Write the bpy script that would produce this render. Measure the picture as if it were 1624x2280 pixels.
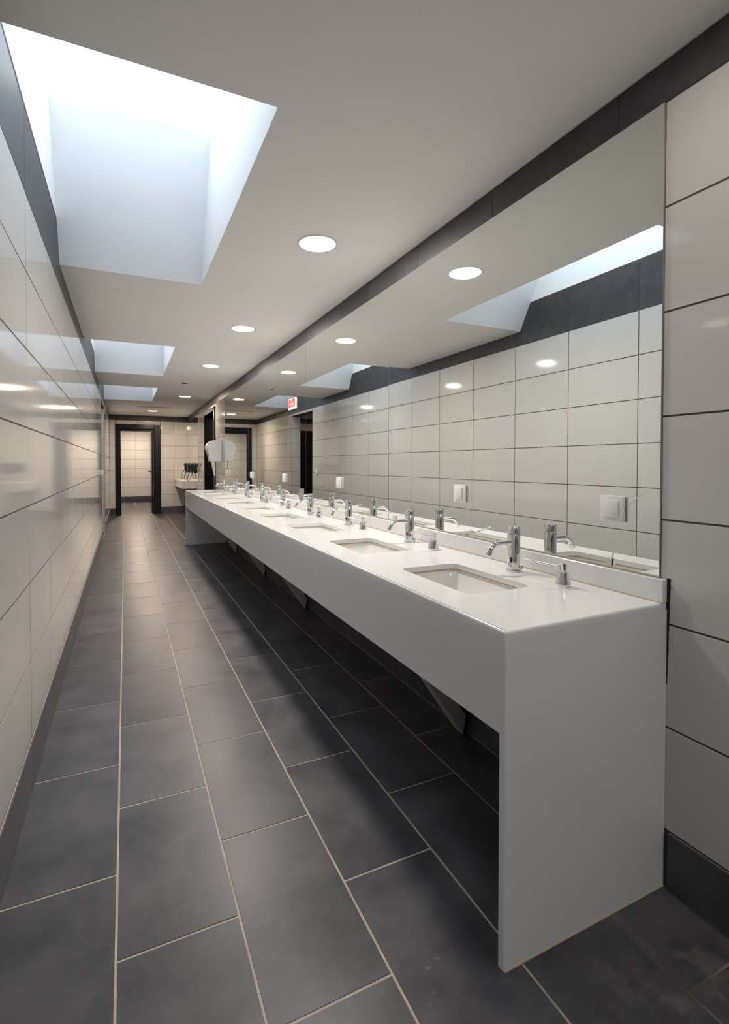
import bpy, bmesh, math, random
from mathutils import Vector, Matrix
random.seed(7)
for o in list(bpy.data.objects): bpy.data.objects.remove(o)
SC = bpy.context.scene
COL = SC.collection

# ------------------------------------------------------------------ camera
CAM_H = 1.244
YAW, PITCH, FPX, SX, SY = .4297, -.0196, 1100.55, -28.345, -86.147
cam = bpy.data.cameras.new('camera')
co = bpy.data.objects.new('camera', cam); COL.objects.link(co)
co.location = (0, 0, CAM_H)
_f = Vector((math.sin(YAW)*math.cos(PITCH), math.cos(YAW)*math.cos(PITCH), math.sin(PITCH)))
_r = Vector((math.cos(YAW), -math.sin(YAW), 0)); _u = _r.cross(_f)
co.rotation_euler = Matrix((( _r.x, _u.x, -_f.x), (_r.y, _u.y, -_f.y), (_r.z, _u.z, -_f.z))).to_euler()
cam.sensor_fit = 'VERTICAL'; cam.sensor_height = 24; cam.lens = FPX/2280*24
cam.shift_x = -SX/2280; cam.shift_y = SY/2280
cam.clip_start = .02; cam.clip_end = 100
SC.camera = co

# ------------------------------------------------------------------ world, light levels, exposure
SKY = 5.0            # bright overcast sky above the skylights
LAMP_W = 26.0        # each recessed downlight
WARM = (1.0, .915, .83)
WARM_FAR = (1.0, .80, .62)
w = bpy.data.worlds.new('overcast'); SC.world = w; w.use_nodes = True
bg = w.node_tree.nodes['Background']
bg.inputs[0].default_value = (.85, .925, 1.0, 1); bg.inputs[1].default_value = SKY
vs = SC.view_settings
vs.view_transform = 'Standard'; vs.look = 'None'; vs.gamma = 1; vs.exposure = 0.0
vs.use_curve_mapping = False

# ------------------------------------------------------------------ dimensions (metres), from the photograph
XL, XR, XC = -.3427, 1.4342, .8296       # left wall, right wall, counter front
ZC, HT, HF, BASE = 2.4169, .8384, .5822, .1701
ROW = .303; ZB = BASE + 7*ROW            # tile rows, underside of the dark border
YP, YQ, YF = .920, 7.906, 13.13          # counter ends, end wall
YN = -3.6                                # wall behind the camera
XM = XR - .006                           # mirror face
G1, GW, GL = -.0314, .3069, .605         # floor tile grid
YI = 17.6                                # wall of the room beyond
RT = .588                                # left wall tile pitch
RR = .594                                # right wall tile pitch

# ------------------------------------------------------------------ materials
def mat(name, col=(.8,.8,.8), rough=.5, metal=0, spec=.5, coat=0, emit=None, estr=0):
    m = bpy.data.materials.new(name); m.use_nodes = True
    b = m.node_tree.nodes['Principled BSDF']
    b.inputs['Base Color'].default_value = (*col, 1); b.inputs['Roughness'].default_value = rough
    b.inputs['Metallic'].default_value = metal; b.inputs['Specular IOR Level'].default_value = spec
    b.inputs['Coat Weight'].default_value = coat; b.inputs['Coat Roughness'].default_value = .03
    if emit:
        b.inputs['Emission Color'].default_value = (*emit, 1); b.inputs['Emission Strength'].default_value = estr
    return m
def N(m, t, **k):
    n = m.node_tree.nodes.new(t)
    for a, v in k.items():
        if a in n.inputs: n.inputs[a].default_value = v
        else: setattr(n, a, v)
    return n
def L(m, a, b): m.node_tree.links.new(a, b)
def noisy(m, c1, c2, scale=6, rough=None, detail=8, bump=0, per_obj=.0, bscale=60, dist=.3, bdist=.002):
    """two-tone mottling over the world position, optional roughness range, bump and per-tile tone"""
    b = m.node_tree.nodes['Principled BSDF']
    g = N(m, 'ShaderNodeNewGeometry')
    n = N(m, 'ShaderNodeTexNoise', Scale=scale, Detail=detail, Roughness=.62, Distortion=dist)
    oi = N(m, 'ShaderNodeObjectInfo')
    va = N(m, 'ShaderNodeVectorMath', operation='MULTIPLY_ADD')
    va.inputs[1].default_value = (1, 1, 1)
    sc = N(m, 'ShaderNodeMath', operation='MULTIPLY'); sc.inputs[1].default_value = 37*(1 if per_obj else 0)
    L(m, oi.outputs['Random'], sc.inputs[0]); L(m, g.outputs['Position'], va.inputs[0]); L(m, sc.outputs[0], va.inputs[2])
    L(m, va.outputs[0], n.inputs['Vector'])
    r = N(m, 'ShaderNodeValToRGB')
    r.color_ramp.elements[0].position = .32; r.color_ramp.elements[1].position = .70
    r.color_ramp.elements[0].color = (*c1, 1); r.color_ramp.elements[1].color = (*c2, 1)
    L(m, n.outputs[0], r.inputs[0])
    hv = N(m, 'ShaderNodeHueSaturation')
    mp = N(m, 'ShaderNodeMapRange'); mp.inputs[3].default_value = 1-per_obj; mp.inputs[4].default_value = 1+per_obj
    L(m, oi.outputs['Random'], mp.inputs[0]); L(m, mp.outputs[0], hv.inputs['Value'])
    L(m, r.outputs[0], hv.inputs['Color']); L(m, hv.outputs[0], b.inputs['Base Color'])
    if rough:
        q = N(m, 'ShaderNodeMapRange'); q.inputs[3].default_value = rough[0]; q.inputs[4].default_value = rough[1]
        L(m, n.outputs[0], q.inputs[0]); L(m, q.outputs[0], b.inputs['Roughness'])
    if bump:
        n2 = N(m, 'ShaderNodeTexNoise', Scale=bscale, Detail=6 if bscale > 10 else 0); L(m, g.outputs['Position'], n2.inputs['Vector'])
        bp = N(m, 'ShaderNodeBump', Strength=bump, Distance=bdist); L(m, n2.outputs[0], bp.inputs['Height'])
        L(m, bp.outputs[0], b.inputs['Normal'])
    return m
M = {}
M['ceiling'] = noisy(mat('ceiling_paint', rough=.75, spec=.3), (.77,.755,.74), (.80,.785,.77), 1.5, bump=.05)
M['shaft'] = mat('shaft_plaster', (.76,.77,.79), .7, spec=.3)
M['tile'] = noisy(mat('white_glazed_tile', rough=.06, spec=.55), (.475,.468,.457), (.495,.488,.477), 2.5, per_obj=.012, bump=1.0, bscale=2.6, bdist=.00022)
M['tile_grout'] = mat('dark_wall_grout', (.055,.045,.042), .85)
M['dark'] = noisy(mat('dark_border_tile', rough=.45, spec=.35), (.031,.030,.033), (.056,.055,.060), 7, (.40,.50), per_obj=.05)
M['floor'] = noisy(mat('charcoal_floor_tile', rough=.35, spec=.34), (.036,.036,.043), (.090,.086,.094), 4.2, (.27,.42), per_obj=.10)
M['grout'] = noisy(mat('beige_floor_grout', rough=.9), (.36,.30,.245), (.50,.43,.36), 9)
M['counter'] = noisy(mat('white_engineered_stone', rough=.16, spec=.5), (.655,.652,.65), (.675,.672,.67), 30, bump=0)
M['ceramic'] = mat('white_ceramic', (.72,.71,.69), .07, spec=.55)
M['silicone'] = mat('aged_silicone', (.42,.31,.21), .5)
M['chrome'] = mat('chrome', (.80,.80,.81), .06, metal=1)
M['black'] = mat('black_sensor', (.01,.01,.012), .15)
M['mirror'] = mat('silvered_mirror', (.86,.885,.86), .0, metal=1)
M['mirror_edge'] = mat('mirror_edge', (.30,.27,.24), .4)
M['plastic'] = mat('white_plastic', (.70,.70,.69), .28)
M['plastic_grey'] = mat('grey_plastic', (.46,.46,.47), .3)
M['plaster'] = noisy(mat('caulk', rough=.8), (.50,.49,.47), (.62,.61,.59), 40)
M['void'] = mat('dark_gap', (.012,.011,.010), .9)
M['lacquer'] = noisy(mat('black_gloss_lacquer', rough=.22, spec=.22), (.006,.005,.007), (.012,.010,.013), 9)
M['red'] = mat('red_print', (.52,.03,.02), .4)
M['white_print'] = mat('white_print', (.80,.78,.74), .4)
M['hair'] = mat('black_plastic', (.008,.008,.008), .3)
M['cream_wall'] = mat('cream_paint', (.60,.50,.40), .6)
M['thread'] = mat('white_thread', (.85,.84,.80), .7)
M['bulb'] = mat('lit_diffuser', (1,1,1), .5, emit=(1,.93,.82), estr=5.0)
M['stone_edge'] = mat('bracket_paint', (.50,.49,.48), .4)
g = mat('skylight_glass'); M['glass'] = g
nt = g.node_tree; nt.nodes.clear()
out = nt.nodes.new('ShaderNodeOutputMaterial'); mx = nt.nodes.new('ShaderNodeMixShader')
tr = nt.nodes.new('ShaderNodeBsdfTransparent'); gl = nt.nodes.new('ShaderNodeBsdfGlossy')
fr = nt.nodes.new('ShaderNodeFresnel'); fr.inputs[0].default_value = 1.45
tr.inputs[0].default_value = (.93,.95,.96,1); gl.inputs['Roughness'].default_value = .02
ge = nt.nodes.new('ShaderNodeNewGeometry'); fm = nt.nodes.new('ShaderNodeMath'); fm.operation = 'SUBTRACT'; fm.inputs[0].default_value = 1
fx = nt.nodes.new('ShaderNodeMath'); fx.operation = 'MULTIPLY'
nt.links.new(ge.outputs['Backfacing'], fm.inputs[1]); nt.links.new(fr.outputs[0], fx.inputs[0]); nt.links.new(fm.outputs[0], fx.inputs[1])
nt.links.new(fx.outputs[0], mx.inputs[0]); nt.links.new(tr.outputs[0], mx.inputs[1]); nt.links.new(gl.outputs[0], mx.inputs[2])
nt.links.new(mx.outputs[0], out.inputs[0])

def worn(m, centre, radius, col, thr, amt, scale):
    """dried residue / dirt with its own ragged outline around a point of the floor"""
    b = m.node_tree.nodes['Principled BSDF']; src = b.inputs['Base Color'].links[0].from_socket
    g_ = N(m, 'ShaderNodeNewGeometry'); sb = N(m, 'ShaderNodeVectorMath', operation='DISTANCE'); sb.inputs[1].default_value = centre
    L(m, g_.outputs['Position'], sb.inputs[0])
    n_ = N(m, 'ShaderNodeTexNoise', Scale=scale, Detail=7, Roughness=.7); L(m, g_.outputs['Position'], n_.inputs['Vector'])
    f = N(m, 'ShaderNodeMapRange'); f.inputs[1].default_value = radius*.45; f.inputs[2].default_value = radius; f.inputs[3].default_value = 1; f.inputs[4].default_value = 0
    L(m, sb.outputs['Value'], f.inputs[0])
    k = N(m, 'ShaderNodeMapRange'); k.inputs[1].default_value = thr; k.inputs[2].default_value = thr+.08
    L(m, n_.outputs[0], k.inputs[0])
    q = N(m, 'ShaderNodeMath', operation='MULTIPLY'); L(m, f.outputs[0], q.inputs[0]); L(m, k.outputs[0], q.inputs[1])
    q2 = N(m, 'ShaderNodeMath', operation='MULTIPLY'); q2.inputs[1].default_value = amt; L(m, q.outputs[0], q2.inputs[0])
    x = N(m, 'ShaderNodeMixRGB'); x.inputs[2].default_value = (*col, 1); L(m, q2.outputs[0], x.inputs[0]); L(m, src, x.inputs[1]); L(m, x.outputs[0], b.inputs['Base Color'])
worn(M['floor'], (1.22, .76, 0), .24, (.20,.185,.17), .52, .35, 9)
worn(M['floor'], (1.0, .80, 0), .22, (.035,.028,.022), .52, .4, 14)
worn(M['floor'], (.66, 1.02, 0), .16, (.30,.29,.28), .60, .35, 38)
worn(M['grout'], (1.20, .86, 0), .36, (.045,.032,.022), .2, .85, 8)
# ------------------------------------------------------------------ helpers
def link(name, me, m=None, parent=None, loc=None, rot=None):
    o = bpy.data.objects.new(name, me); COL.objects.link(o)
    if m is not None and me is not None and not me.materials: me.materials.append(m)
    if parent: o.parent = parent
    if loc: o.location = loc
    if rot: o.rotation_euler = rot
    return o
def mesh_of(bm, name='mesh', smooth=False, ang=None):
    bmesh.ops.recalc_face_normals(bm, faces=bm.faces)
    me = bpy.data.meshes.new(name); bm.to_mesh(me); bm.free()
    if smooth:
        me.shade_smooth()
        if ang: me.set_sharp_from_angle(angle=math.radians(ang))
    return me
def box(bm, x0, x1, y0, y1, z0, z1, bev=0, seg=1):
    r = bmesh.ops.create_cube(bm, size=1)
    vs_ = r['verts']
    for v in vs_:
        v.co = Vector(((x0+x1)/2 + v.co.x*(x1-x0), (y0+y1)/2 + v.co.y*(y1-y0), (z0+z1)/2 + v.co.z*(z1-z0)))
    if bev:
        es = list({e for v in vs_ for e in v.link_edges})
        bmesh.ops.bevel(bm, geom=es, offset=bev, segments=seg, affect='EDGES', profile=.5)
    return vs_
def boxes(name, L_, m, parent=None, bev=0, seg=1, smooth=False, ang=30):
    bm = bmesh.new()
    for b in L_: box(bm, *b, bev=bev, seg=seg)
    return link(name, mesh_of(bm, name, smooth, ang), m, parent)
def lathe(bm, prof, n=32, cx=0, cy=0, cz=0, axis='Z'):
    rings = []
    for r, z in prof:
        ring = []
        for i in range(n):
            a = 2*math.pi*i/n
            p = (r*math.cos(a), r*math.sin(a), z)
            if axis == 'X': p = (p[2], p[0], p[1])
            if axis == 'Y': p = (p[0], p[2], p[1])
            ring.append(bm.verts.new((cx+p[0], cy+p[1], cz+p[2])))
        rings.append(ring)
    for a, b in zip(rings, rings[1:]):
        for i in range(n):
            bm.faces.new((a[i], a[(i+1) % n], b[(i+1) % n], b[i]))
    bm.faces.new(rings[0]); bm.faces.new(rings[-1])
def tube(bm, pts, rad, n=14):
    pts = [Vector(p) for p in pts]
    if not isinstance(rad, (list, tuple)): rad = [rad]*len(pts)
    rings = []; up = None
    for i, p in enumerate(pts):
        t = (pts[min(i+1, len(pts)-1)] - pts[max(i-1, 0)]).normalized()
        if up is None:
            up = Vector((0,0,1)) if abs(t.z) < .9 else Vector((0,1,0))
        s = t.cross(up).normalized(); up = s.cross(t).normalized()
        rings.append([bm.verts.new(p + (s*math.cos(2*math.pi*k/n) + up*math.sin(2*math.pi*k/n))*rad[i]) for k in range(n)])
    for a, b in zip(rings, rings[1:]):
        for k in range(n): bm.faces.new((a[k], a[(k+1) % n], b[(k+1) % n], b[k]))
    bm.faces.new(rings[0]); bm.faces.new(rings[-1])
def prism(bm, poly, a0, a1, axis='Y'):
    """polygon in the plane across `axis`, extruded from a0 to a1"""
    def P(u, v, a): return {'Y': (u, a, v), 'X': (a, u, v), 'Z': (u, v, a)}[axis]
    A = [bm.verts.new(P(u, v, a0)) for u, v in poly]; B = [bm.verts.new(P(u, v, a1)) for u, v in poly]
    bm.faces.new(A); bm.faces.new(B[::-1])
    for i in range(len(poly)): bm.faces.new((A[i], A[(i+1) % len(poly)], B[(i+1) % len(poly)], B[i]))
def empty(name, loc, label=None, cat=None, group=None, rot=None):
    o = bpy.data.objects.new(name, None); COL.objects.link(o); o.location = loc; o.empty_display_size = .1
    if rot: o.rotation_euler = rot
    tag(o, label, cat, group); return o
def tag(o, label=None, cat=None, group=None, kind=None):
    if label: o['label'] = label
    if cat: o['category'] = cat
    if group: o['group'] = group
    if kind: o['kind'] = kind
    return o
def structure(o): o['kind'] = 'structure'; return o
def dup(root, loc, label):
    r = root.copy(); COL.objects.link(r); r.location = loc; r['label'] = label
    for ch in list(root.children):
        c = ch.copy(); COL.objects.link(c); c.parent = r
        for g_ in list(ch.children):
            d = g_.copy(); COL.objects.link(d); d.parent = c
    return r

# tiles: one cached mesh per size, centred, with a small chamfered edge on the visible face
_cache = {}
def tile_mesh(a, b, t, m, cham=.0005):
    k = (round(a, 4), round(b, 4), round(t, 4), m.name)
    if k in _cache: return _cache[k]
    bm = bmesh.new()
    A = [bm.verts.new((x*a/2, y*b/2, -t)) for x, y in ((-1,-1),(1,-1),(1,1),(-1,1))]
    B = [bm.verts.new((x*a/2, y*b/2, -cham)) for x, y in ((-1,-1),(1,-1),(1,1),(-1,1))]
    Cc = [bm.verts.new((x*(a/2-cham), y*(b/2-cham), 0)) for x, y in ((-1,-1),(1,-1),(1,1),(-1,1))]
    for P, Q in ((A, B), (B, Cc)):
        for i in range(4): bm.faces.new((P[i], P[(i+1) % 4], Q[(i+1) % 4], Q[i]))
    bm.faces.new(Cc); bm.faces.new(A[::-1])
    me = mesh_of(bm, 'tile'); me.materials.append(m); _cache[k] = me
    return me
FACE = {'+X': (Vector((0,1,0)), Vector((0,0,1)), Vector((1,0,0))), '-X': (Vector((0,-1,0)), Vector((0,0,1)), Vector((-1,0,0))),
        '-Y': (Vector((1,0,0)), Vector((0,0,1)), Vector((0,-1,0))), '+Y': (Vector((-1,0,0)), Vector((0,0,1)), Vector((0,1,0))),
        '+Z': (Vector((1,0,0)), Vector((0,1,0)), Vector((0,0,1)))}
def tile(parent, face, plane, u0, u1, v0, v1, m, t=.005, gap=.0058, jit=.0, name='tile'):
    """u runs along the wall (Y for X faces, X for Y faces and the floor), v is height (Y on the floor)"""
    if u1-u0 < .012 or v1-v0 < .012: return
    me = tile_mesh(u1-u0-gap, v1-v0-gap, t, m)
    U, V, W = FACE[face]
    uc, vc = (u0+u1)/2, (v0+v1)/2
    if face[1] == 'X': loc = Vector((plane, uc, vc))
    elif face[1] == 'Y': loc = Vector((uc, plane, vc))
    else: loc = Vector((uc, vc, plane))
    o = link(name, me, None, parent)
    R = Matrix(((U.x,V.x,W.x),(U.y,V.y,W.y),(U.z,V.z,W.z)))
    e = R.to_euler()
    if jit:
        R = R @ Matrix.Rotation(random.gauss(0, jit), 3, 'X') @ Matrix.Rotation(random.gauss(0, jit), 3, 'Y'); e = R.to_euler()
    o.location = loc; o.rotation_euler = e
    return o
def tile_range(parent, face, plane, us, zrows, m, holes=(), **k):
    """us = joint positions along the wall; holes = (u0,u1,z0,z1) rectangles cut out of the tiling"""
    for u0, u1 in zip(us, us[1:]):
        for v0, v1 in zip(zrows, zrows[1:]):
            rects = [(u0, u1, v0, v1)]
            for h in holes:
                new = []
                for a0, a1, b0, b1 in rects:
                    if h[0] >= a1-1e-4 or h[1] <= a0+1e-4 or h[2] >= b1-1e-4 or h[3] <= b0+1e-4: new.append((a0,a1,b0,b1)); continue
                    if h[0] > a0: new.append((a0, h[0], b0, b1))
                    if h[1] < a1: new.append((h[1], a1, b0, b1))
                    c0, c1 = max(a0, h[0]), min(a1, h[1])
                    if h[2] > b0: new.append((c0, c1, b0, h[2]))
                    if h[3] < b1: new.append((c0, c1, h[3], b1))
                rects = new
            for r in rects: tile(parent, face, plane, *r, m, **k)
ROWS = [BASE + i*ROW for i in range(8)]

# ------------------------------------------------------------------ the setting
T = .0014                                       # grout lies this far behind the tile faces
# floor
fl = structure(boxes('floor', [(-2.8, 2.6, YN-.15, YI+.2, -.12, -.0016)], M['grout']))
cols = [XL] + [G1 + GW*j for j in range(5)] + [XR]
offs = [.425, .134, .428, .117, .407, .100]
for j in range(6):
    y = YN - GL + ((offs[j] - YN) % GL)
    while y < YI:
        y0, y1 = max(y, YN), min(y+GL, YI)
        if y1 - y0 > .03: tile(fl, '+Z', 0, cols[j], cols[j+1], y0, y1, M['floor'], gap=.0068, jit=.0006, t=.004)
        y += GL
def floor_patch(x0, x1, y0, y1):
    x = x0
    while x < x1-.03:
        y = y0
        while y < y1-.03:
            tile(fl, '+Z', 0, x, min(x+GW, x1), y, min(y+GL, y1), M['floor'], gap=.0068, jit=.0006, t=.004); y += GL
        x += GW
floor_patch(XL-4*GW, XL, YF+.2, YI); floor_patch(XR, XR+.76, YF+.2, YI); floor_patch(XR, XR+.2, 8.87, 10.08)
floor_patch(XL-.2, XL, 8.754, 10.05); floor_patch(-2.6, XL-.2, 8.05, 12.2)
# openings
OL0, OL1, OLZ = 8.754, 10.05, 2.245             # doorway in the left wall
DR0, DR1, DRZ = 8.85, 10.09, 2.235              # doorway in the right wall (outside of its frame)
FD0, FD1, FDZ = -.209, .797, 2.193              # end wall door frame, outside
# skylight wells
WX = .468
WELLS = [(1.602, 3.39), (5.28, 7.10), (8.25, 10.06), (-2.06, -.27)]  # last well is out of view, added to light the near end
WZ, WLEAN = 3.13, .40
XT = XL - T
wall_left = structure(boxes('wall_left', [
    (XT-.2, XT, YN-.15, OL0, -.1, 2.64), (XT-.2, XT, OL1, YF+.2, -.1, 2.64), (XT-.2, XT, OL0-.01, OL1+.01, OLZ+.004, 2.64)], M['tile_grout']))
jl = [YN, YN+.05] if 0 else []
k0 = math.floor((YN-2.27)/RT)
jl = [max(YN, 2.27 + RT*(k0+i)) for i in range(40) if 2.27 + RT*(k0+i) < YF]
jl = sorted(set(jl)) + [YF]
tile_range(wall_left, '+X', XL, jl, ROWS, M['tile'], holes=[(OL0, OL1, 0, OLZ)], jit=.0009)
# dark border tiles, taller inside the skylight wells, with a chipped upper edge
def border_piece(parent, face, plane, y0, y1, z0, z1, jag=.003, extra=0):
    bm = bmesh.new(); n = 10; top = []; s = 1 if face == '+X' else -1
    for i in range(n+1):
        top.append((y0+.0015 + (y1-y0-.003)*i/n, z1 - (random.random()**2)*jag))
    prism(bm, [(y0+.0015, z0+.002), (y1-.0015, z0+.002)] + top[::-1], plane-s*.006, plane, 'X')
    return link('border_tile', mesh_of(bm, 'border_tile'), M['dark'], parent)
cuts = sorted(set([y for y in jl] + [a for w_ in WELLS for a in w_]))
for y0, y1 in zip(cuts, cuts[1:]):
    if y1-y0 < .02: continue
    mid = (y0+y1)/2
    inw = any(a-.01 <= y0 and y1 <= b+.01 for a, b in WELLS)
    border_piece(wall_left, '+X', XL, y0, y1, ZB, 2.615 if inw else ZC, .010 if inw else .004)
# door reveal of the opening in the left wall (tiled jambs)
boxes('reveal', [(XL-.2, XL-.002, OL1-.001, OL1+.004, 0, OLZ), (XL-.2, XL-.002, OL0-.004, OL0+.001, 0, OLZ), (XL-.2, XL-.002, OL0, OL1, OLZ-.001, OLZ+.004)], M['tile_grout'], wall_left)
tile_range(wall_left, '-Y', OL1-.005, [XL-.20, XL-.002], [0, BASE]+ROWS[1:7]+[OLZ], M['tile'], jit=.0006)
tile_range(wall_left, '+Y', OL0+.005, [XL-.20, XL-.002], [0, BASE]+ROWS[1:7]+[OLZ], M['tile'], jit=.0006)
# right wall
XU = XR + T
wall_right = structure(boxes('wall_right', [
    (XU, XU+.25, YN-.15, DR0, -.1, ZC+.05), (XU, XU+.25, DR1, YF+.2, -.1, ZC+.05), (XU, XU+.25, DR0-.01, DR1+.01, DRZ, ZC+.05), (XU+.16, XU+.25, DR0-.02, DR1+.02, -.1, DRZ+.02)], M['tile_grout']))
k0 = math.floor((YN-1.092)/RR)
jr = sorted({max(YN, 1.092 + RR*(k0+i)) for i in range(40) if 1.092 + RR*(k0+i) < YF}) + [YF]
MIR_Z0, MIR_Z1 = .911, 2.289
tile_range(wall_right, '-X', XR, jr, ROWS, M['tile'],
           holes=[(.9425, 7.943, .0, 2.4), (DR0, DR1, 0, DRZ), (11.06, YF, .86, 2.4)], jit=.0008)
tile_range(wall_right, '-X', XR, [y for y in jr if .938 < y < 7.94], ROWS[:3], M['tile'])
for y0, y1 in zip(jr, jr[1:]): border_piece(wall_right, '-X', XR, y0, y1, ZB, ZC-.002, .006)
# chipped dark gap between the end panel and the cut wall tile
bm = bmesh.new()
pts = []
for i in range(26):
    z = .60 + .31*i/25; pts.append((.9175 - random.random()*.003 - .0065*(i/25)**1.5, z))
prism(bm, [(.922, .60)] + [(.922, .91)] + pts[::-1], XR-.0012, XR-.0004, 'X')
link('chipped_joint', mesh_of(bm, 'chipped_joint'), M['void'], wall_right)
# end wall with its doorway
wall_far = structure(boxes('wall_far', [
    (XT-.3, FD0+.03, YF+.004, YF+.20, -.1, ZC+.1), (FD1-.03, XU+.3, YF+.004, YF+.20, -.1, ZC+.1), (FD0, FD1, YF+.004, YF+.20, FDZ-.03, ZC+.1)], M['tile_grout']))
jf = [XL, -.203, .284, .795, 1.111, XR]
tile_range(wall_far, '-Y', YF, jf, ROWS, M['tile'], holes=[(FD0, FD1, 0, FDZ)], jit=.0008)
for x0, x1 in zip(jf, jf[1:]): tile(wall_far, '-Y', YF, x0, x1, ZB, ZC+.002, M['dark'], name='border_tile')
# wall behind the camera
wall_back = structure(boxes('wall_back', [(-2.6, 2.4, YN-.2, YN-.004, -.1, ZC+.1)], M['tile_grout']))
tile_range(wall_back, '+Y', YN, [XL, .25, .84, XR], ROWS, M['tile'])
for x0, x1 in ((XL, .25), (.25, .84), (.84, XR)): tile(wall_back, '+Y', YN, x0, x1, ZB, ZC, M['dark'], name='border_tile')
# ceiling slab, open at the wells
cb = [(WX, XR+.3, YN-.2, YF+.1, ZC, ZC+.2), (WX, 2.5, YF+.1, YI+.2, ZC, ZC+.2)]
ys = [YN-.2] + [v for w_ in sorted(WELLS) for v in w_] + [YI+.2]
for a, b in zip(ys[::2], ys[1::2]): cb.append((-2.8, WX, a, b, ZC, ZC+.2))
for a, b in WELLS: cb.append((-2.8, XT-.02, a-.01, b+.01, ZC, ZC+.2))
structure(boxes('ceiling', cb, M['ceiling']))
# caulk lines under the ceiling
structure(boxes('trim_1', [(XR-.004, XR+.002, YN, YF, ZC-.0035, ZC+.001)], M['plaster']))
structure(boxes('trim_2', [(XL-.002, XL+.003, a, b, ZC-.003, ZC+.001) for a, b in ((YN, -2.06), (-.27, 1.602), (3.39, 5.28), (7.10, 8.25), (10.06, YF))], M['plaster']))
# baseboards: dark skirting tiles on a thin bed
def baseboard(name, face, plane, us, holes=()):
    s = 1 if face[0] == '+' else -1
    segs = [(us[0], us[-1])]
    for h in holes:
        segs = [q for a, b in segs for q in ((a, min(b, h[0])), (max(a, h[1]), b)) if q[1]-q[0] > .02]
    bx = []
    for a, b in segs:
        p0, p1 = sorted((plane, plane + s*.0085))
        bx.append((p0, p1, a, b, .001, BASE-.002) if face[1] == 'X' else (a, b, p0, p1, .001, BASE-.002))
    o = structure(boxes(name, bx, M['grout']))
    tile_range(o, face, plane + s*.0105, us, [.0035, BASE+.002], M['floor'], holes=[(h[0], h[1], -1, 1) for h in holes], gap=.003)
    return o
baseboard('baseboard_left', '+X', XL, [y-.05 if YN < y < YF else y for y in jl], [(OL0, OL1)])
baseboard('baseboard_right', '-X', XR, [y-.40 if y-.4 > YN and y < YF else y for y in jr], [(.905, .945), (7.88, 7.91), (DR0, DR1)])
baseboard('baseboard_far', '-Y', YF, jf, [(FD0, FD1)])

# ------------------------------------------------------------------ skylights: shaft, glazing, daylight portal
for i, (a, b) in enumerate(WELLS):
    t = empty('skylight', ((XL+WX)/2, (a+b)/2, ZC), [
        'nearest and largest-looking white skylight shaft in the ceiling beside the left wall',
        'middle white skylight shaft in the ceiling over the corridor, second from the camera',
        'farthest white skylight shaft in the ceiling, next to the doorway in the left wall',
        'white skylight shaft behind the camera, unseen and added to light the near end'][i], 'skylight', 'skylights along the left wall')
    bm = bmesh.new()
    ox, oy = (XL+WX)/2, (a+b)/2
    box(bm, WX-.0015-ox, WX+.08-ox, a-.1-oy, b+.1-oy, .0008, WZ-ZC+.02)
    box(bm, XT-.35-ox, WX+.08-ox, a-.1-oy, a+.0015-oy, .0008, WZ-ZC+.02)
    box(bm, XL-.35-ox, XL-.0025-ox, a-.1-oy, b+.1-oy, 2.606-ZC, WZ-ZC+.02)
    prism(bm, [(b-.0015-oy, .0008), (b+.1-oy, .0008), (b+.1-oy, WZ-ZC+.02), (b-WLEAN-oy, WZ-ZC+.02)], XL-.0025-ox, WX+.08-ox, 'X')
    link('shaft', mesh_of(bm, 'shaft'), M['shaft'], t)
    bm = bmesh.new(); box(bm, XL-.1-ox, WX+.06-ox, a-.05-oy, b+.02-oy, WZ-ZC+.02, WZ-ZC+.028)
    link('glass_pane', mesh_of(bm, 'pane'), M['glass'], t)
    bm = bmesh.new()
    for q in ((XL-.15-ox, WX+.09-ox, a-.12-oy, a-.05-oy), (XL-.15-ox, WX+.09-ox, b+.02-oy, b+.11-oy), (XL-.15-ox, XL-.1-ox, a-.05-oy, b+.02-oy), (WX+.06-ox, WX+.09-ox, a-.05-oy, b+.02-oy)):
        box(bm, *q, WZ-ZC+.02, WZ-ZC+.06)
    link('frame', mesh_of(bm, 'frame'), M['plastic_grey'], t)

# ------------------------------------------------------------------ doors and the rooms beyond
# end door: black lacquered frame, leaf standing open into the room beyond
d1 = structure(boxes('door_1', [
    (FD0, FD0+.035, YF-.02, YF+.215, 0, FDZ), (FD1-.035, FD1, YF-.02, YF+.215, 0, FDZ), (FD0, FD1, YF-.02, YF+.215, FDZ-.035, FDZ)], M['lacquer'], bev=.004))
boxes('casing', [(FD0-.004, FD0+.10, YF-.03, YF-.004, 0, FDZ+.004)], M['lacquer'], d1, bev=.006, seg=2)
boxes('casing', [(FD1-.145, FD1+.004, YF-.03, YF-.004, 0, FDZ+.004)], M['lacquer'], d1, bev=.006, seg=2)
boxes('casing', [(FD0+.10, FD1-.145, YF-.0295, YF-.004, FDZ-.105, FDZ+.004)], M['lacquer'], d1, bev=.006, seg=2)
boxes('door_stop', [(FD0+.03, FD0+.11, YF+.06, YF+.12, 0, FDZ-.12), (FD1-.16, FD1-.03, YF+.06, YF+.12, 0, FDZ-.12), (FD0+.03, FD1-.03, YF+.06, YF+.12, FDZ-.16, FDZ-.03)], M['lacquer'], d1, bev=.003)
lf = boxes('leaf', [(.600, .640, YF+.22, YF+1.02, .008, FDZ-.16)], M['lacquer'], d1, bev=.003)
bm = bmesh.new()
tube(bm, [(.60, YF+.95, 1.04), (.555, YF+.95, 1.04)], .011); tube(bm, [(.552, YF+.965, 1.04), (.552, YF+.84, 1.04)], .010)
lathe(bm, [(.026, -.008), (.026, 0)], 20, .600, YF+.95, 1.04, 'X')
hd = link('handle', mesh_of(bm, 'handle', True, 40), M['black'], lf)
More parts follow.
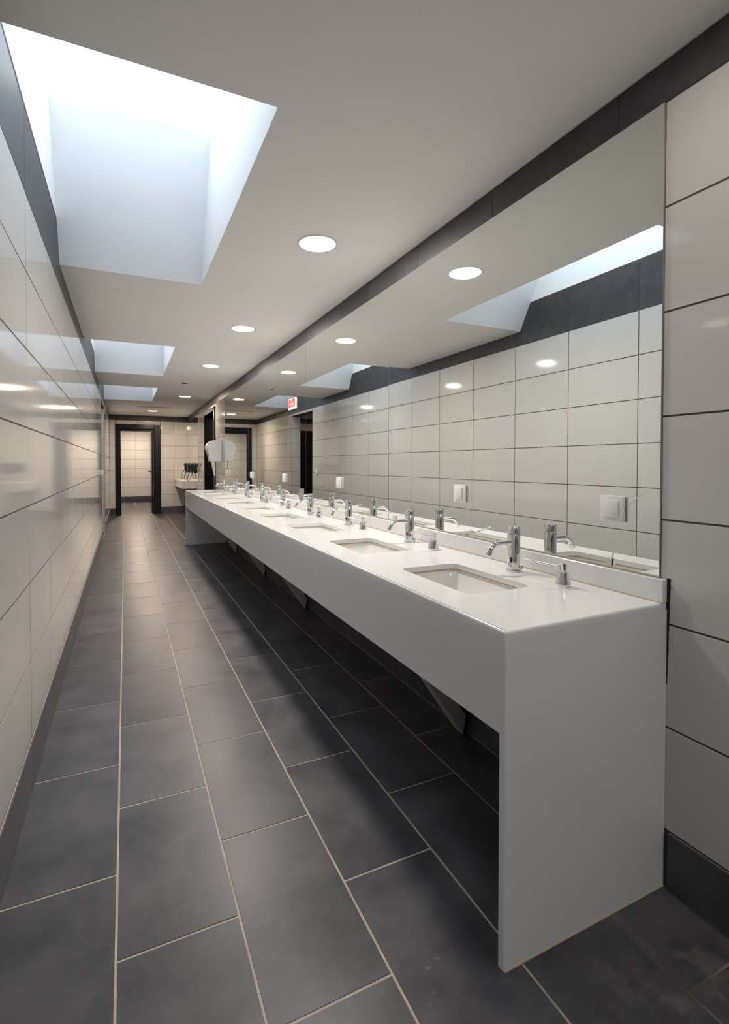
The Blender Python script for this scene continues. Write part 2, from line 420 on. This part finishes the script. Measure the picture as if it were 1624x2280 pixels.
# right-hand door, closed, in a deep black frame
DX = XR+.105
d2 = structure(boxes('door_2', [
    (XR-.012, XR+.15, DR0, DR0+.045, 0, DRZ), (XR-.012, XR+.15, DR1-.045, DR1, 0, DRZ), (XR-.012, XR+.15, DR0, DR1, DRZ-.045, DRZ)], M['lacquer'], bev=.004))
boxes('casing', [(XR-.022, XR-.0005, DR0-.015, DR0+.07, 0, DRZ+.01)], M['lacquer'], d2, bev=.006, seg=2)
boxes('casing', [(XR-.022, XR-.0005, DR1-.07, DR1+.015, 0, DRZ+.01)], M['lacquer'], d2, bev=.006, seg=2)
boxes('casing', [(XR-.0215, XR-.0005, DR0+.07, DR1-.07, DRZ-.06, DRZ+.01)], M['lacquer'], d2, bev=.006, seg=2)
l2 = boxes('leaf', [(DX, DX+.04, DR0+.05, DR1-.05, .008, DRZ-.05)], M['lacquer'], d2, bev=.003)
for z0, z1 in ((.25, 1.0), (1.15, 2.0)):
    boxes('panel', [(DX-.010, DX-.0005, DR0+.18, DR1-.18, z0, z1)], M['lacquer'], l2, bev=.006, seg=2)
bm = bmesh.new(); tube(bm, [(DX, DR0+.14, 1.04), (DX-.05, DR0+.14, 1.04)], .010); tube(bm, [(DX-.05, DR0+.13, 1.04), (DX-.05, DR0+.25, 1.04)], .009)
link('handle', mesh_of(bm, 'handle', True, 40), M['chrome'], l2)
# room beyond the end door
wall_inner = structure(boxes('wall_inner', [(-1.4, 2.3, YI+.004, YI+.15, -.1, ZC+.05), (-1.5, -1.35, YF+.2, YI+.1, -.1, ZC+.05), (2.2, 2.35, YF+.2, YI+.1, -.1, ZC+.05)], M['tile_grout']))
ji = [-1.35, -.89, -.29, .31, .91, 1.51, 2.2]
tile_range(wall_inner, '-Y', YI, ji, ROWS, M['tile'], jit=.0005)
for x0, x1 in zip(ji, ji[1:]):
    tile(wall_inner, '-Y', YI, x0, x1, ZB, ZC, M['dark'], name='border_tile'); tile(wall_inner, '-Y', YI-.006, x0, x1, .002, BASE, M['dark'], name='skirting_tile')
jy = [YF+.2, 13.9, 14.5, 15.1, 15.7, 16.3, 16.9, YI]
tile_range(wall_inner, '+X', -1.345, jy, ROWS, M['tile']); tile_range(wall_inner, '-X', 2.195, jy, ROWS, M['tile'])
# side room seen through the doorway in the left wall
wall_side = structure(boxes('wall_side', [(-2.6, XT-.2, 12.204, 12.35, -.1, ZC+.05), (-2.6, XT-.2, 7.9, 8.05, -.1, ZC+.05), (-2.75, -2.6, 7.9, 12.35, -.1, ZC+.05)], M['tile_grout']))
js = [-2.6, -2.05, -1.45, -.85, XT-.2]
tile_range(wall_side, '-Y', 12.2, js, [0]+ROWS, M['tile'], holes=[(-2.1, -.62, 0, 2.10)])
for x0, x1 in zip(js, js[1:]): tile(wall_side, '-Y', 12.2, x0, x1, ZB, ZC, M['dark'], name='border_tile')
js2 = [8.05, 8.65, 9.25, 9.85, 10.45, 11.05, 11.65, 12.2]
tile_range(wall_side, '+X', -2.595, js2, [0]+ROWS, M['tile'])
d3 = structure(boxes('door_3', [(-2.1, -2.03, 12.14, 12.2, 0, 2.10), (-.69, -.62, 12.14, 12.2, 0, 2.10), (-2.1, -.62, 12.14, 12.2, 2.03, 2.10)], M['lacquer'], bev=.003))
boxes('leaf', [(-2.03, -1.365, 12.16, 12.2, .005, 2.03)], M['lacquer'], d3, bev=.003)
boxes('leaf', [(-1.36, -.69, 12.16, 12.2, .005, 2.03)], M['lacquer'], d3, bev=.003)

# ------------------------------------------------------------------ vanity counter
NS, S0, SP = 9, 1.440, .755              # basins: count, first centre, pitch
HX0, HX1, HY = .962, 1.218, .212         # opening in the top
def rrect(x0, x1, y0, y1, r, n=6):
    P = []
    for cx, cy, a0 in ((x1-r, y1-r, 0), (x0+r, y1-r, 90), (x0+r, y0+r, 180), (x1-r, y0+r, 270)):
        for i in range(n+1):
            a = math.radians(a0 + 90*i/n); P.append((cx + r*math.cos(a), cy + r*math.sin(a)))
    return P
van = empty('vanity_counter', ((XC+XR)/2, (YP+YQ)/2, 0), 'long white stone washbasin counter with a deep front panel, running along the mirrored right wall', 'counter')
vo = Vector(van.location)
def vlink(name, bm, m, parent=None, smooth=False, ang=30):
    bm.transform(Matrix.Translation(-vo)); return link(name, mesh_of(bm, name, smooth, ang), m, parent or van)
bm = bmesh.new()
R = .007; TH = .02
def loop(inset, z):
    r = max(R-inset, 1e-5)
    pts = rrect(XC+inset, XR-.001+R*0-inset*0, YP+inset, YQ-inset, r, 4)
    return [bm.verts.new((min(x, XR-.001), y, z)) for x, y in pts]
loops = [loop(0, HT-TH), loop(0, HT-R)]
for s in range(1, 5):
    a = math.pi/2*s/4; loops.append(loop(R*(1-math.cos(a)), HT-R+R*math.sin(a)))
for A, B in zip(loops, loops[1:]):
    n = len(A)
    for i in range(n): bm.faces.new((A[i], A[(i+1) % n], B[(i+1) % n], B[i]))
def ring_faces(bm, x0, x1, y0, y1, hole, z, flip=False):
    n = len(hole); hv = [bm.verts.new((x, y, z)) for x, y in hole]
    cx, cy = (min(p[0] for p in hole)+max(p[0] for p in hole))/2, (min(p[1] for p in hole)+max(p[1] for p in hole))/2
    corners = {0: (x1, y1), 1: (x0, y1), 2: (x0, y0), 3: (x1, y0)}
    m_ = n//4; cv = [bm.verts.new((*corners[q], z)) for q in range(4)]
    for q in range(4):
        seg = hv[q*m_:(q+1)*m_]
        for i in range(m_-1): bm.faces.new((cv[q], seg[i], seg[i+1]))
        nx = hv[((q+1)*m_) % n]; bm.faces.new((cv[q], seg[-1], nx, cv[(q+1) % 4]))
    return hv
yb = [YP+R] + [S0+SP*(k+.5) for k in range(NS-1)] + [YQ-R]
HOLES = []
for z in (HT, HT-TH):
    hh = []
    for k in range(NS):
        c = S0+SP*k
        hh.append(ring_faces(bm, XC+R if z == HT else XC, XR-.001, yb[k] if (k or z == HT) else YP, yb[k+1] if (k < NS-1 or z == HT) else YQ, rrect(HX0, HX1, c-HY, c+HY, .028), z))
    HOLES.append(hh)
for A, B in zip(*HOLES):
    n = len(A)
    for i in range(n): bm.faces.new((A[i], A[(i+1) % n], B[(i+1) % n], B[i]))
bmesh.ops.remove_doubles(bm, verts=bm.verts, dist=1e-5)
top = vlink('countertop', bm, M['counter'], None, True, 25)
bm = bmesh.new(); box(bm, XC, XC+TH, YP+TH, YQ-TH, HF, HT-TH-.0002); vlink('front_panel', bm, M['counter'])
def end_panel(y0, y1):
    bm = bmesh.new(); ps = [p for p in (rrect(XC, XR-.001, y0, y1, .0068, 4))]
    ps = [(XC, y1) if (x < XC+.007 and y > (y0+y1)/2 and y0 < 2) else (XC, y0) if (x < XC+.007 and y < (y0+y1)/2 and y0 > 2) else (XR-.001, min(max(y, y0), y1)) if x > XR-.009 else (x, y) for x, y in ps]
    q = []
    for p in ps:
        if not q or (abs(p[0]-q[-1][0]) + abs(p[1]-q[-1][1])) > 1e-6: q.append(p)
    ps = q; prism(bm, ps, .001, HT-TH-.0002, 'Z')
    return vlink('end_panel', bm, M['counter'], None, True, 40)
end_panel(YP, YP+TH); end_panel(YQ-TH, YQ)
bm = bmesh.new(); box(bm, XR-.021, XR-.001, YP, YQ, HT+.0002, .9065, bev=.0015); vlink('backsplash', bm, M['counter'])
bm = bmesh.new(); box(bm, XR-.0235, XR-.020, YP+.001, YQ-.001, HT, HT+.0022); vlink('sealant_line', bm, M['silicone'])
bm = bmesh.new(); box(bm, XC+.002, XR-.002, YP-.0025, YP+TH+.002, .0005, .0035); vlink('sealant_line', bm, M['silicone'])
for yc in (1.855, 4.03, 5.42, 6.95):
    bm = bmesh.new()
    # diagonal strut from the foot of the wall to the front edge of the counter
    prism(bm, [(1.395, .002), (1.412, .088), (.965, .745), (.965, HT-TH-.001), (.852, HT-TH-.001), (.852, .790)], yc-.033, yc+.033, 'Y')
    bmesh.ops.bevel(bm, geom=list(bm.edges), offset=.0015, segments=1, affect='EDGES')
    vlink('bracket', bm, M['stone_edge'])
    bm = bmesh.new(); box(bm, 1.405, 1.421, yc-.02, yc+.02, .004, .60); vlink('dark_strip', bm, M['black'])  # dark upright strip behind the foot of the strut

# basins: ceramic shell under the opening, sealant ring, chrome drain
ORD = ['first', 'second', 'third', 'fourth', 'fifth', 'sixth', 'seventh', 'eighth', 'ninth']
def make_basin():
    t = empty('washbasin', ((HX0+HX1)/2, S0, HT-.16))
    z = .16
    bx, by = (HX1-HX0)/2, HY
    lo = [(.004, -TH-.001, .030), (.002, -TH-.012, .032), (-.010, -.075, .045), (-.028, -.118, .055), (-.052, -.136, .05), (-.085, -.142, .035)]
    def lp(bm, off, dz, r, th=0): return [bm.verts.new((x, y, z+dz-th)) for x, y in rrect(-bx-off-th, bx+off+th, -by-off-th, by+off+th, r+th, 6)]
    bm = bmesh.new(); inn = [lp(bm, *q) for q in lo]; outn = [lp(bm, q[0], q[1], q[2], .009) for q in lo]
    rim = [bm.verts.new((x, y, z-TH-.001)) for x, y in rrect(-bx-.022, bx+.022, -by-.022, by+.022, .04, 6)]
    rim2 = [bm.verts.new((x, y, z-TH-.010)) for x, y in rrect(-bx-.022, bx+.022, -by-.022, by+.022, .04, 6)]
    n = len(rim)
    ch = inn[::-1] + [rim, rim2] + outn
    for A, B in zip(ch, ch[1:]):
        for i in range(n): bm.faces.new((A[i], A[(i+1) % n], B[(i+1) % n], B[i]))
    bm.faces.new(inn[-1]); bm.faces.new(outn[-1])
    link('bowl', mesh_of(bm, 'bowl', True, 60), M['ceramic'], t)
    bm = bmesh.new()
    A = [bm.verts.new((x, y, z-TH-.0002)) for x, y in rrect(-bx-.003, bx+.003, -by-.003, by+.003, .03, 6)]
    B = [bm.verts.new((x, y, z-TH-.0052)) for x, y in rrect(-bx+.001, bx-.001, -by+.001, by-.001, .028, 6)]
    Cq = [bm.verts.new((x, y, z-TH-.0058)) for x, y in rrect(-bx-.003, bx+.003, -by-.003, by+.003, .03, 6)]
    for P, Q in ((A, B), (B, Cq), (Cq, A)):
        for i in range(n): bm.faces.new((P[i], P[(i+1) % n], Q[(i+1) % n], Q[i]))
    link('sealant_ring', mesh_of(bm, 'ring'), M['silicone'], t)
    bm = bmesh.new(); lathe(bm, [(.030, .0185), (.030, .0195), (.026, .0215), (.012, .0220)], 28)
    link('drain', mesh_of(bm, 'drain', True, 40), M['chrome'], t)
    return t
def wb_label(k, what, tail): return what % ORD[k] + tail
b0 = make_basin()
BL = ['white undermount washbasin nearest the camera, with a small maker mark on its back slope'] + \
     ['white undermount washbasin, %s from the near end of the counter' % ORD[k] for k in range(1, 8)] + ['white undermount washbasin at the far end of the counter, the ninth and last']
for k in range(NS):
    loc = ((HX0+HX1)/2, S0+SP*k, HT-.16)
    if k == 0: b0['label'] = BL[0]; o = b0
    else: o = dup(b0, loc, BL[k])
    o['category'] = 'basin'; o['group'] = 'washbasins sunk in the counter'
def text_mesh(body, size, m, name, parent, mtx, extr=.0004, align='CENTER'):
    cu = bpy.data.curves.new(name, 'FONT'); cu.body = body; cu.size = size; cu.extrude = extr; cu.align_x = align; cu.align_y = 'CENTER'
    tmp = bpy.data.objects.new('tmp', cu); COL.objects.link(tmp)
    bpy.context.view_layer.update()
    me = bpy.data.meshes.new_from_object(tmp.evaluated_get(bpy.context.evaluated_depsgraph_get()))
    bpy.data.objects.remove(tmp); me.transform(mtx)
    o = bpy.data.objects.new(name, me); COL.objects.link(o); me.materials.clear(); me.materials.append(m); o.parent = parent
    return o
# maker mark: on the back slope of the first basin, facing the user
ax_v = Vector((-.012, 0, .063)).normalized() if 0 else Vector((.19, 0, .98)).normalized()
ax_u = Vector((0, -1, 0)); ax_n = ax_u.cross(ax_v)
mk = Matrix(((ax_u.x, ax_v.x, ax_n.x, .1215), (ax_u.y, ax_v.y, ax_n.y, -.105), (ax_u.z, ax_v.z, ax_n.z, .118), (0,0,0,1)))
text_mesh('ECA', .011, M['plastic_grey'], 'maker_mark', b0, mk, .0012)

# taps
def make_tap():
    t = empty('sensor_tap', (1.335, S0, HT))
    bm = bmesh.new(); lathe(bm, [(.0285, 0), (.0295, .001), (.0295, .005), (.027, .0075)], 40); link('base_ring', mesh_of(bm, 'base_ring', True, 35), M['chrome'], t)
    bm = bmesh.new(); lathe(bm, [(.0232, .006), (.0232, .1375), (.0226, .1385)], 48); link('body', mesh_of(bm, 'body', True, 35), M['chrome'], t)
    bm = bmesh.new(); lathe(bm, [(.0226, .139), (.0234, .1398), (.0234, .1672), (.0225, .1685), (.0180, .1690)], 48); link('cap', mesh_of(bm, 'cap', True, 35), M['chrome'], t)
    P = [(-.012, 0, .108), (-.075, 0, .1085)]
    for i in range(1, 9):
        a = math.radians(62*i/8); P.append((-.075 - .040*math.sin(a), 0, .1085 - .040*(1-math.cos(a))))
    e = Vector(P[-1]); d = Vector((-math.cos(math.radians(62)), 0, -math.sin(math.radians(62))))
    P.append(tuple(e + d*.006))
    bm = bmesh.new(); tube(bm, P, .0092, 20); sp = link('spout', mesh_of(bm, 'spout', True, 45), M['chrome'], t)
    bm = bmesh.new(); tube(bm, [e+d*.004, e+d*.005, e+d*.024, e+d*.025], [.0092, .0105, .0105, .0095], 20); link('aerator', mesh_of(bm, 'aerator', True, 40), M['chrome'], sp)
    bm = bmesh.new(); lathe(bm, [(.0115, -.016), (.0115, 0)], 20, 0, 0, .108, 'X'); bm.transform(Matrix.Translation((-.010, 0, 0))); link('spout_collar', mesh_of(bm, 'collar', True, 40), M['chrome'], t)
    # sensor window: rounded slot following the barrel
    bm = bmesh.new(); q = rrect(-.0048, .0048, -.0105, .0105, .0046, 5)
    A = [bm.verts.new((-math.sqrt(.0237**2-u*u), u, .044+v)) for u, v in q]; B = [bm.verts.new((-math.sqrt(.0225**2-u*u), u, .044+v)) for u, v in q]
    bm.faces.new(A); bm.faces.new(B[::-1])
    for i in range(len(q)): bm.faces.new((A[i], A[(i+1) % len(q)], B[(i+1) % len(q)], B[i]))
    link('sensor_window', mesh_of(bm, 'sensor'), M['black'], t, rot=(0, 0, math.radians(22)))
    bm = bmesh.new(); lathe(bm, [(.0042, .020), (.0042, .026), (.0072, .0265), (.0078, .029), (.0072, .034), (.003, .035)], 20, 0, 0, .016, 'X')
    link('temperature_knob', mesh_of(bm, 'knob', True, 40), M['chrome'], t, rot=(0, 0, math.radians(-52)))
    return t
t0 = make_tap(); t0['label'] = 'chrome sensor tap with a bent spout nearest the camera, behind the first washbasin'
for k in range(NS):
    if k == 0: o = t0
    else: o = dup(t0, (1.335, S0+SP*k+(.012 if k in (2,) else 0), HT), 'chrome sensor tap, %s from the near end of the counter' % ORD[k] if k < 8 else 'chrome sensor tap farthest from the camera, next to the white hand dryer')
    o['category'] = 'tap'; o['group'] = 'chrome taps along the counter'
# soap dispensers
def make_soap():
    t = empty('soap_dispenser', (1.315, 1.19, HT))
    bm = bmesh.new(); lathe(bm, [(.0245, 0), (.0255, .002), (.0255, .008), (.0205, .034), (.0165, .0475), (.0150, .0485)], 40); link('base', mesh_of(bm, 'base', True, 35), M['chrome'], t)
    bm = bmesh.new(); lathe(bm, [(.0128, .048), (.0134, .0488), (.0134, .0750), (.0125, .0762), (.009, .0765)], 36); link('pump_head', mesh_of(bm, 'head', True, 35), M['chrome'], t)
    bm = bmesh.new(); tube(bm, [(-.010, 0, .064), (-.125, 0, .088)], .0030, 12); link('nozzle', mesh_of(bm, 'nozzle', True, 40), M['chrome'], t)
    return t
s0 = make_soap()
SA = [-31, -3, -12, 4, -20, -6, -25, -10, -15]
for k in range(NS):
    y = 1.19 + SP*k + (.005 if k else 0)
    lab = ['chrome soap dispenser with a thin straight nozzle nearest the camera, beside the first tap', 'chrome soap dispenser between the first and second washbasins'][k] if k < 2 else \
          'chrome soap dispenser on the near side of the %s tap from the near end' % ORD[k]
    o = s0 if k == 0 else dup(s0, (1.316, y, HT), lab)
    o['label'] = lab; o.rotation_euler = (0, 0, math.radians(SA[k])); o['category'] = 'soap dispenser'; o['group'] = 'chrome soap dispensers along the counter'

# ------------------------------------------------------------------ mirrors
MJ = [.940, 2.588, 4.075, 4.930, 6.275, 7.940]
ML = ['large wall mirror panel nearest the camera, above the first two washbasins', 'second wall mirror panel from the camera',
      'narrow wall mirror panel, third from the camera', 'fourth wall mirror panel from the camera', 'farthest mirror panel above the counter, beside the white hand dryer']
def mirror(y0, y1, z0, z1, label, tilt=0, grp='mirror panels above the counter'):
    t = empty('wall_mirror', (XR, (y0+y1)/2, (z0+z1)/2), label, 'mirror', grp, rot=(0, tilt, 0))
    h, v = (y1-y0)/2-.0012, (z1-z0)/2
    bm = bmesh.new(); box(bm, -.006, .002, -h, h, -v, v); link('glass_back', mesh_of(bm, 'glass_back'), M['mirror_edge'], t)
    bm = bmesh.new(); box(bm, -.0064, -.0061, -h+.0003, h-.0003, -v+.0004, v-.0004); link('silvered_face', mesh_of(bm, 'face'), M['mirror'], t)
    return t
TILT = [0, .0020, .0012, .0006, 0]
for i, (a, b) in enumerate(zip(MJ, MJ[1:])): mirror(a, b, MIR_Z0, MIR_Z1, ML[i], TILT[i])
mirror(11.06, YF-.003, .862, MIR_Z1, 'tall mirror at the far end of the right wall, above the hair dryer shelf', 0, None)

structure(boxes('trim_3', [(XR-.010, XR-.001, .940, 7.94, .9068, .9125)], mat('mirror_sealant', (.33,.31,.26), .5)))
# sockets mounted on the mirrors
def make_socket():
    t = empty('wall_socket', (XM-.0006, 1.09, 1.100))
    bm = bmesh.new(); box(bm, -.0135, -.0024, -.0415, .0415, -.0405, .0405, bev=.0018, seg=2); link('plate', mesh_of(bm, 'plate', True, 40), M['plastic'], t)
    bm = bmesh.new(); box(bm, -.0024, -.0002, -.038, .038, -.037, .037); link('gap_backing', mesh_of(bm, 'gap_backing'), M['void'], t)  # dark backing paints the shade of the gap behind the plate
    bm = bmesh.new(); box(bm, -.019, -.0137, -.0255, .0270, -.0275, .0275, bev=.0022, seg=2); lid = link('lid', mesh_of(bm, 'lid', True, 40), M['plastic'], t)
    bm = bmesh.new(); box(bm, -.0196, -.0191, -.018, -.015, -.020, -.014); link('lid_mark', mesh_of(bm, 'mark'), M['plastic_grey'], lid)
    return t
k0_ = make_socket()
SK = [1.090, 1.885, 3.325, 4.70, 6.09, 7.65]
SL = ['white square mirror socket nearest the camera, with a loose white thread beside it', 'white square socket on the nearest mirror, above the space between the first two taps',
      'white square socket on the second mirror panel, third socket from the camera', 'white square socket on the third, narrow mirror panel', 'white square socket on the fourth mirror panel, second from the far end', 'white square socket on the last mirror panel, beside the hand dryer']
for i, y in enumerate(SK):
    o = k0_ if i == 0 else dup(k0_, (XM-.0006, y, 1.105), SL[i])
    o['label'] = SL[i]; o['category'] = 'socket'; o['group'] = 'white sockets on the mirrors'
bm = bmesh.new(); tube(bm, [(XM-.004, 1.045, 1.108), (XM-.0035, 1.020, 1.133), (XM-.002, .998, 1.151), (XM-.0016, .978, 1.166)], .0007, 6)
tag(link('thread', mesh_of(bm, 'thread', True), M['thread']), 'thin white thread stuck to the near mirror beside the nearest socket', 'thread')
# red notice on the second-third mirror
sg = empty('notice_sign', (XM-.0008, 4.447, 1.803), 'small red and white notice stuck high on the third mirror panel', 'sign')
bm = bmesh.new(); box(bm, -.008, 0, -.108, .108, -.051, .051, bev=.001); link('board', mesh_of(bm, 'board'), M['white_print'], sg)
bm = bmesh.new(); box(bm, -.0086, -.0081, -.098, .098, -.030, .046); link('red_field', mesh_of(bm, 'red_field'), M['red'], sg)
def on_sign(y, z): return Matrix(((0,0,-1,-.0089), (-1,0,0,y), (0,1,0,z), (0,0,0,1)))
text_mesh('SU', .033, M['white_print'], 'lettering', sg, on_sign(.0, .030), .0003)
text_mesh('İÇİLMEZ', .031, M['white_print'], 'lettering', sg, on_sign(0, -.006), .0003)
bm = bmesh.new(); box(bm, -.0086, -.0081, -.006, .006, -.043, -.036); link('small_mark', mesh_of(bm, 'mark'), M['black'], sg)
# outlet on the left wall near the doorway
o = empty('wall_socket', (XL+.0004, 8.47, 1.105), 'white socket standing proud of the left wall tiles just before the doorway', 'socket')
bm = bmesh.new(); box(bm, 0, .035, -.045, .045, -.042, .042, bev=.003, seg=2); link('housing', mesh_of(bm, 'housing', True, 40), M['plastic'], o)
bm = bmesh.new(); lathe(bm, [(.022, .0352), (.022, .0375), (.018, .0376)], 24, 0, 0, 0, 'X'); link('outlet', mesh_of(bm, 'outlet', True, 40), M['plastic_grey'], o)

# ------------------------------------------------------------------ ceiling fittings
def make_downlight(x, y, lab, power=1.0, col=None):
    t = empty('downlight', (x, y, ZC), lab, 'downlight', 'round recessed downlights in the ceiling')
    if 'ring' not in _cache:
        bm = bmesh.new()
        n = 48; prof = [(.0955, -.0002), (.0975, -.003), (.106, -.0032), (.1095, -.0002)]
        rings = [[bm.verts.new((r*math.cos(2*math.pi*i/n), r*math.sin(2*math.pi*i/n), z)) for i in range(n)] for r, z in prof]
        for A, B in zip(rings, rings[1:]+rings[:1]):
            for i in range(n): bm.faces.new((A[i], A[(i+1) % n], B[(i+1) % n], B[i]))
        _cache['ring'] = mesh_of(bm, 'trim_ring', True, 40)
        bm = bmesh.new(); lathe(bm, [(.0958, -.0006), (.0958, -.0018), (.090, -.0024)], 48); _cache['disc'] = mesh_of(bm, 'diffuser', True, 40)
    link('trim_ring', _cache['ring'], M['plastic'], t); link('diffuser', _cache['disc'], M['bulb'], t)
    ld = bpy.data.lights.new('lamp', 'AREA'); ld.shape = 'DISK'; ld.size = .18; ld.energy = LAMP_W*power; ld.color = col or (WARM if y < 8 else WARM_FAR)
    lo = bpy.data.objects.new('lamp', ld); COL.objects.link(lo); lo.parent = t; lo.location = (0, 0, -.0035)
    return t
DLS = [(.943, -1.10, 'round ceiling downlight behind the camera, unseen and added as fill light', .6), (.943, .67, 'dim round ceiling downlight over the near end of the counter, unseen and added as fill light', .15),  # these two are out of view, added to brighten the near end
       (.943, 2.497, 'round ceiling downlight nearest the camera, the largest in view', 1), (.940, 4.325, 'round ceiling downlight, second in view', 1),
       (.946, 6.129, 'round ceiling downlight, third in view', 1), (.960, 9.10, 'round ceiling downlight past the smoke detector, fourth in view', 1.2),
       (.562, 11.88, 'round ceiling downlight in front of the end door', 1.6)]
for x, y, lab, p in DLS: make_downlight(x, y, lab, p)
for x, y, lab in ((.35, 16.5, 'ceiling downlight in the room beyond the end door'),):
    make_downlight(x, y, lab, 2.6)
make_downlight(-1.5, 10.9, 'ceiling downlight in the side room to the left', .5)
sd = empty('smoke_detector', (.785, 7.50, ZC), 'small white round smoke detector on the ceiling between downlights', 'smoke detector')
bm = bmesh.new(); lathe(bm, [(.050, 0), (.052, -.010), (.048, -.020)], 36); link('base', mesh_of(bm, 'base', True, 35), M['plastic'], sd)
bm = bmesh.new(); lathe(bm, [(.036, -.020), (.036, -.032)], 24); link('sensor_slots', mesh_of(bm, 'slots', True, 35), M['void'], sd)
bm = bmesh.new(); lathe(bm, [(.040, -.032), (.040, -.038), (.030, -.046), (.012, -.050)], 36); link('cover', mesh_of(bm, 'cover', True, 35), M['plastic'], sd)
vt = empty('slot_vent', (.555, 11.03, ZC), 'long narrow slot vent in the ceiling before the end door', 'vent')
bm = bmesh.new()
for q in ((-.31, .31, -.065, -.045), (-.31, .31, -.010, .010), (-.31, .31, .045, .065), (-.31, -.295, -.045, .045), (.295, .31, -.045, .045)): box(bm, *q, -.009, 0)
link('frame', mesh_of(bm, 'frame'), M['plastic'], vt)
for yy in (-.0275, .0275):
    bm = bmesh.new(); box(bm, -.295, .295, yy-.017, yy+.017, -.0015, -.0002); link('slot', mesh_of(bm, 'slot'), M['void'], vt)

# ------------------------------------------------------------------ white hand dryer between mirror and door
hd_ = empty('hand_dryer', (XR, 8.32, 1.275), 'white wall-mounted hand dryer with a rounded top between the last mirror and the black door', 'hand dryer')
prof = [(0, .358), (-.07, .357), (-.12, .351), (-.165, .336), (-.205, .308), (-.232, .272), (-.243, .232), (-.238, .196), (-.222, .160), (-.206, .120), (-.196, .075), (-.190, .030), (-.184, .006), (-.172, 0), (0, 0)]
bm = bmesh.new(); prism(bm, prof, -.11, .11, 'Y')
bmesh.ops.bevel(bm, geom=[e for e in bm.edges if abs((e.verts[0].co-e.verts[1].co).y) < 1e-6 and not (abs(e.verts[0].co.x) < 1e-6 and abs(e.verts[1].co.x) < 1e-6)], offset=.012, segments=3, affect='EDGES')
link('body', mesh_of(bm, 'body', True, 50), M['plastic'], hd_)
bm = bmesh.new(); box(bm, -.012, -.0005, -.112, .112, -.004, .36, bev=.003); link('back_plate', mesh_of(bm, 'plate'), M['plastic_grey'], hd_)
bm = bmesh.new(); tube(bm, [(-.138, -.06, .004), (-.134, -.06, -.03), (-.122, -.06, -.13), (-.112, -.06, -.215), (-.110, -.06, -.232)], [.034, .031, .021, .014, .010], 20); link('air_nozzle', mesh_of(bm, 'nozzle', True, 50), M['plastic'], hd_)
bm = bmesh.new(); box(bm, -.246, -.236, -.04, .04, .225, .255, bev=.003); link('button', mesh_of(bm, 'button'), M['plastic_grey'], hd_)

# ------------------------------------------------------------------ hair dryer shelf and hair dryers at the far end
sh = empty('stone_shelf', (1.28, 12.26, .69), 'short white stone shelf hung in the far right corner under three black hair dryers', 'shelf')
ox, oy, oz = 1.28, 12.26, .69
bm = bmesh.new(); box(bm, 1.125-ox, XR-.001-ox, 11.40-oy, YF-.003-oy, .84-oz, .86-oz, bev=.002); link('shelf_top', mesh_of(bm, 'shelf_top'), M['counter'], sh)
bm = bmesh.new(); box(bm, 1.125-ox, 1.145-ox, 11.40-oy, YF-.003-oy, 0, .8398-oz, bev=.002); link('front_panel', mesh_of(bm, 'fp'), M['counter'], sh)
bm = bmesh.new(); box(bm, 1.1455-ox, XR-.001-ox, 11.40-oy, 11.42-oy, 0, .8398-oz); link('end_panel', mesh_of(bm, 'ep'), M['counter'], sh)
def make_hairdryer():
    t = empty('hair_dryer', (XM-.001, 12.8, 1.03))
    bm = bmesh.new(); box(bm, -.03, -.0005, -.035, .035, .0, .20, bev=.006, seg=2); link('holder', mesh_of(bm, 'holder', True, 40), M['hair'], t)
    bm = bmesh.new(); tube(bm, [(-.075, -.085, .185), (-.075, -.08, .185), (-.075, -.03, .19), (-.075, .05, .19), (-.075, .06, .19)], [.034, .040, .044, .040, .028], 22); bd = link('barrel', mesh_of(bm, 'barrel', True, 50), M['hair'], t)
    bm = bmesh.new(); tube(bm, [(-.075, .055, .19), (-.075, .10, .19)], [.028, .020], 18); link('air_outlet', mesh_of(bm, 'outlet', True, 50), M['hair'], bd)
    bm = bmesh.new(); tube(bm, [(-.072, .0, .165), (-.068, .0, .10), (-.066, .0, .02)], [.034, .030, .022], 16); link('handle', mesh_of(bm, 'handle', True, 50), M['hair'], t)
    pts = []
    for i in range(17):
        u = i/16; pts.append((-.066 - .115*math.sin(math.pi*u**.8)*(.4+u), .06*math.sin(math.pi*u), .02 + .13*u**3 - .19*math.sin(math.pi*u**.75)))
    bm = bmesh.new(); tube(bm, pts, .0055, 8); link('cord', mesh_of(bm, 'cord', True, 60), M['hair'], t)
    return t
h0 = make_hairdryer()
for i, (y, lab) in enumerate(((12.8, 'black hair dryer on the wall over the shelf, farthest of the three'), (12.12, 'black hair dryer on the wall over the shelf, middle of the three'), (11.50, 'black hair dryer on the wall over the shelf, nearest of the three'))):
    o = h0 if i == 0 else dup(h0, (XM-.001, y, 1.03), lab)
    o['label'] = lab; o['category'] = 'hair dryer'; o['group'] = 'black hair dryers over the shelf'
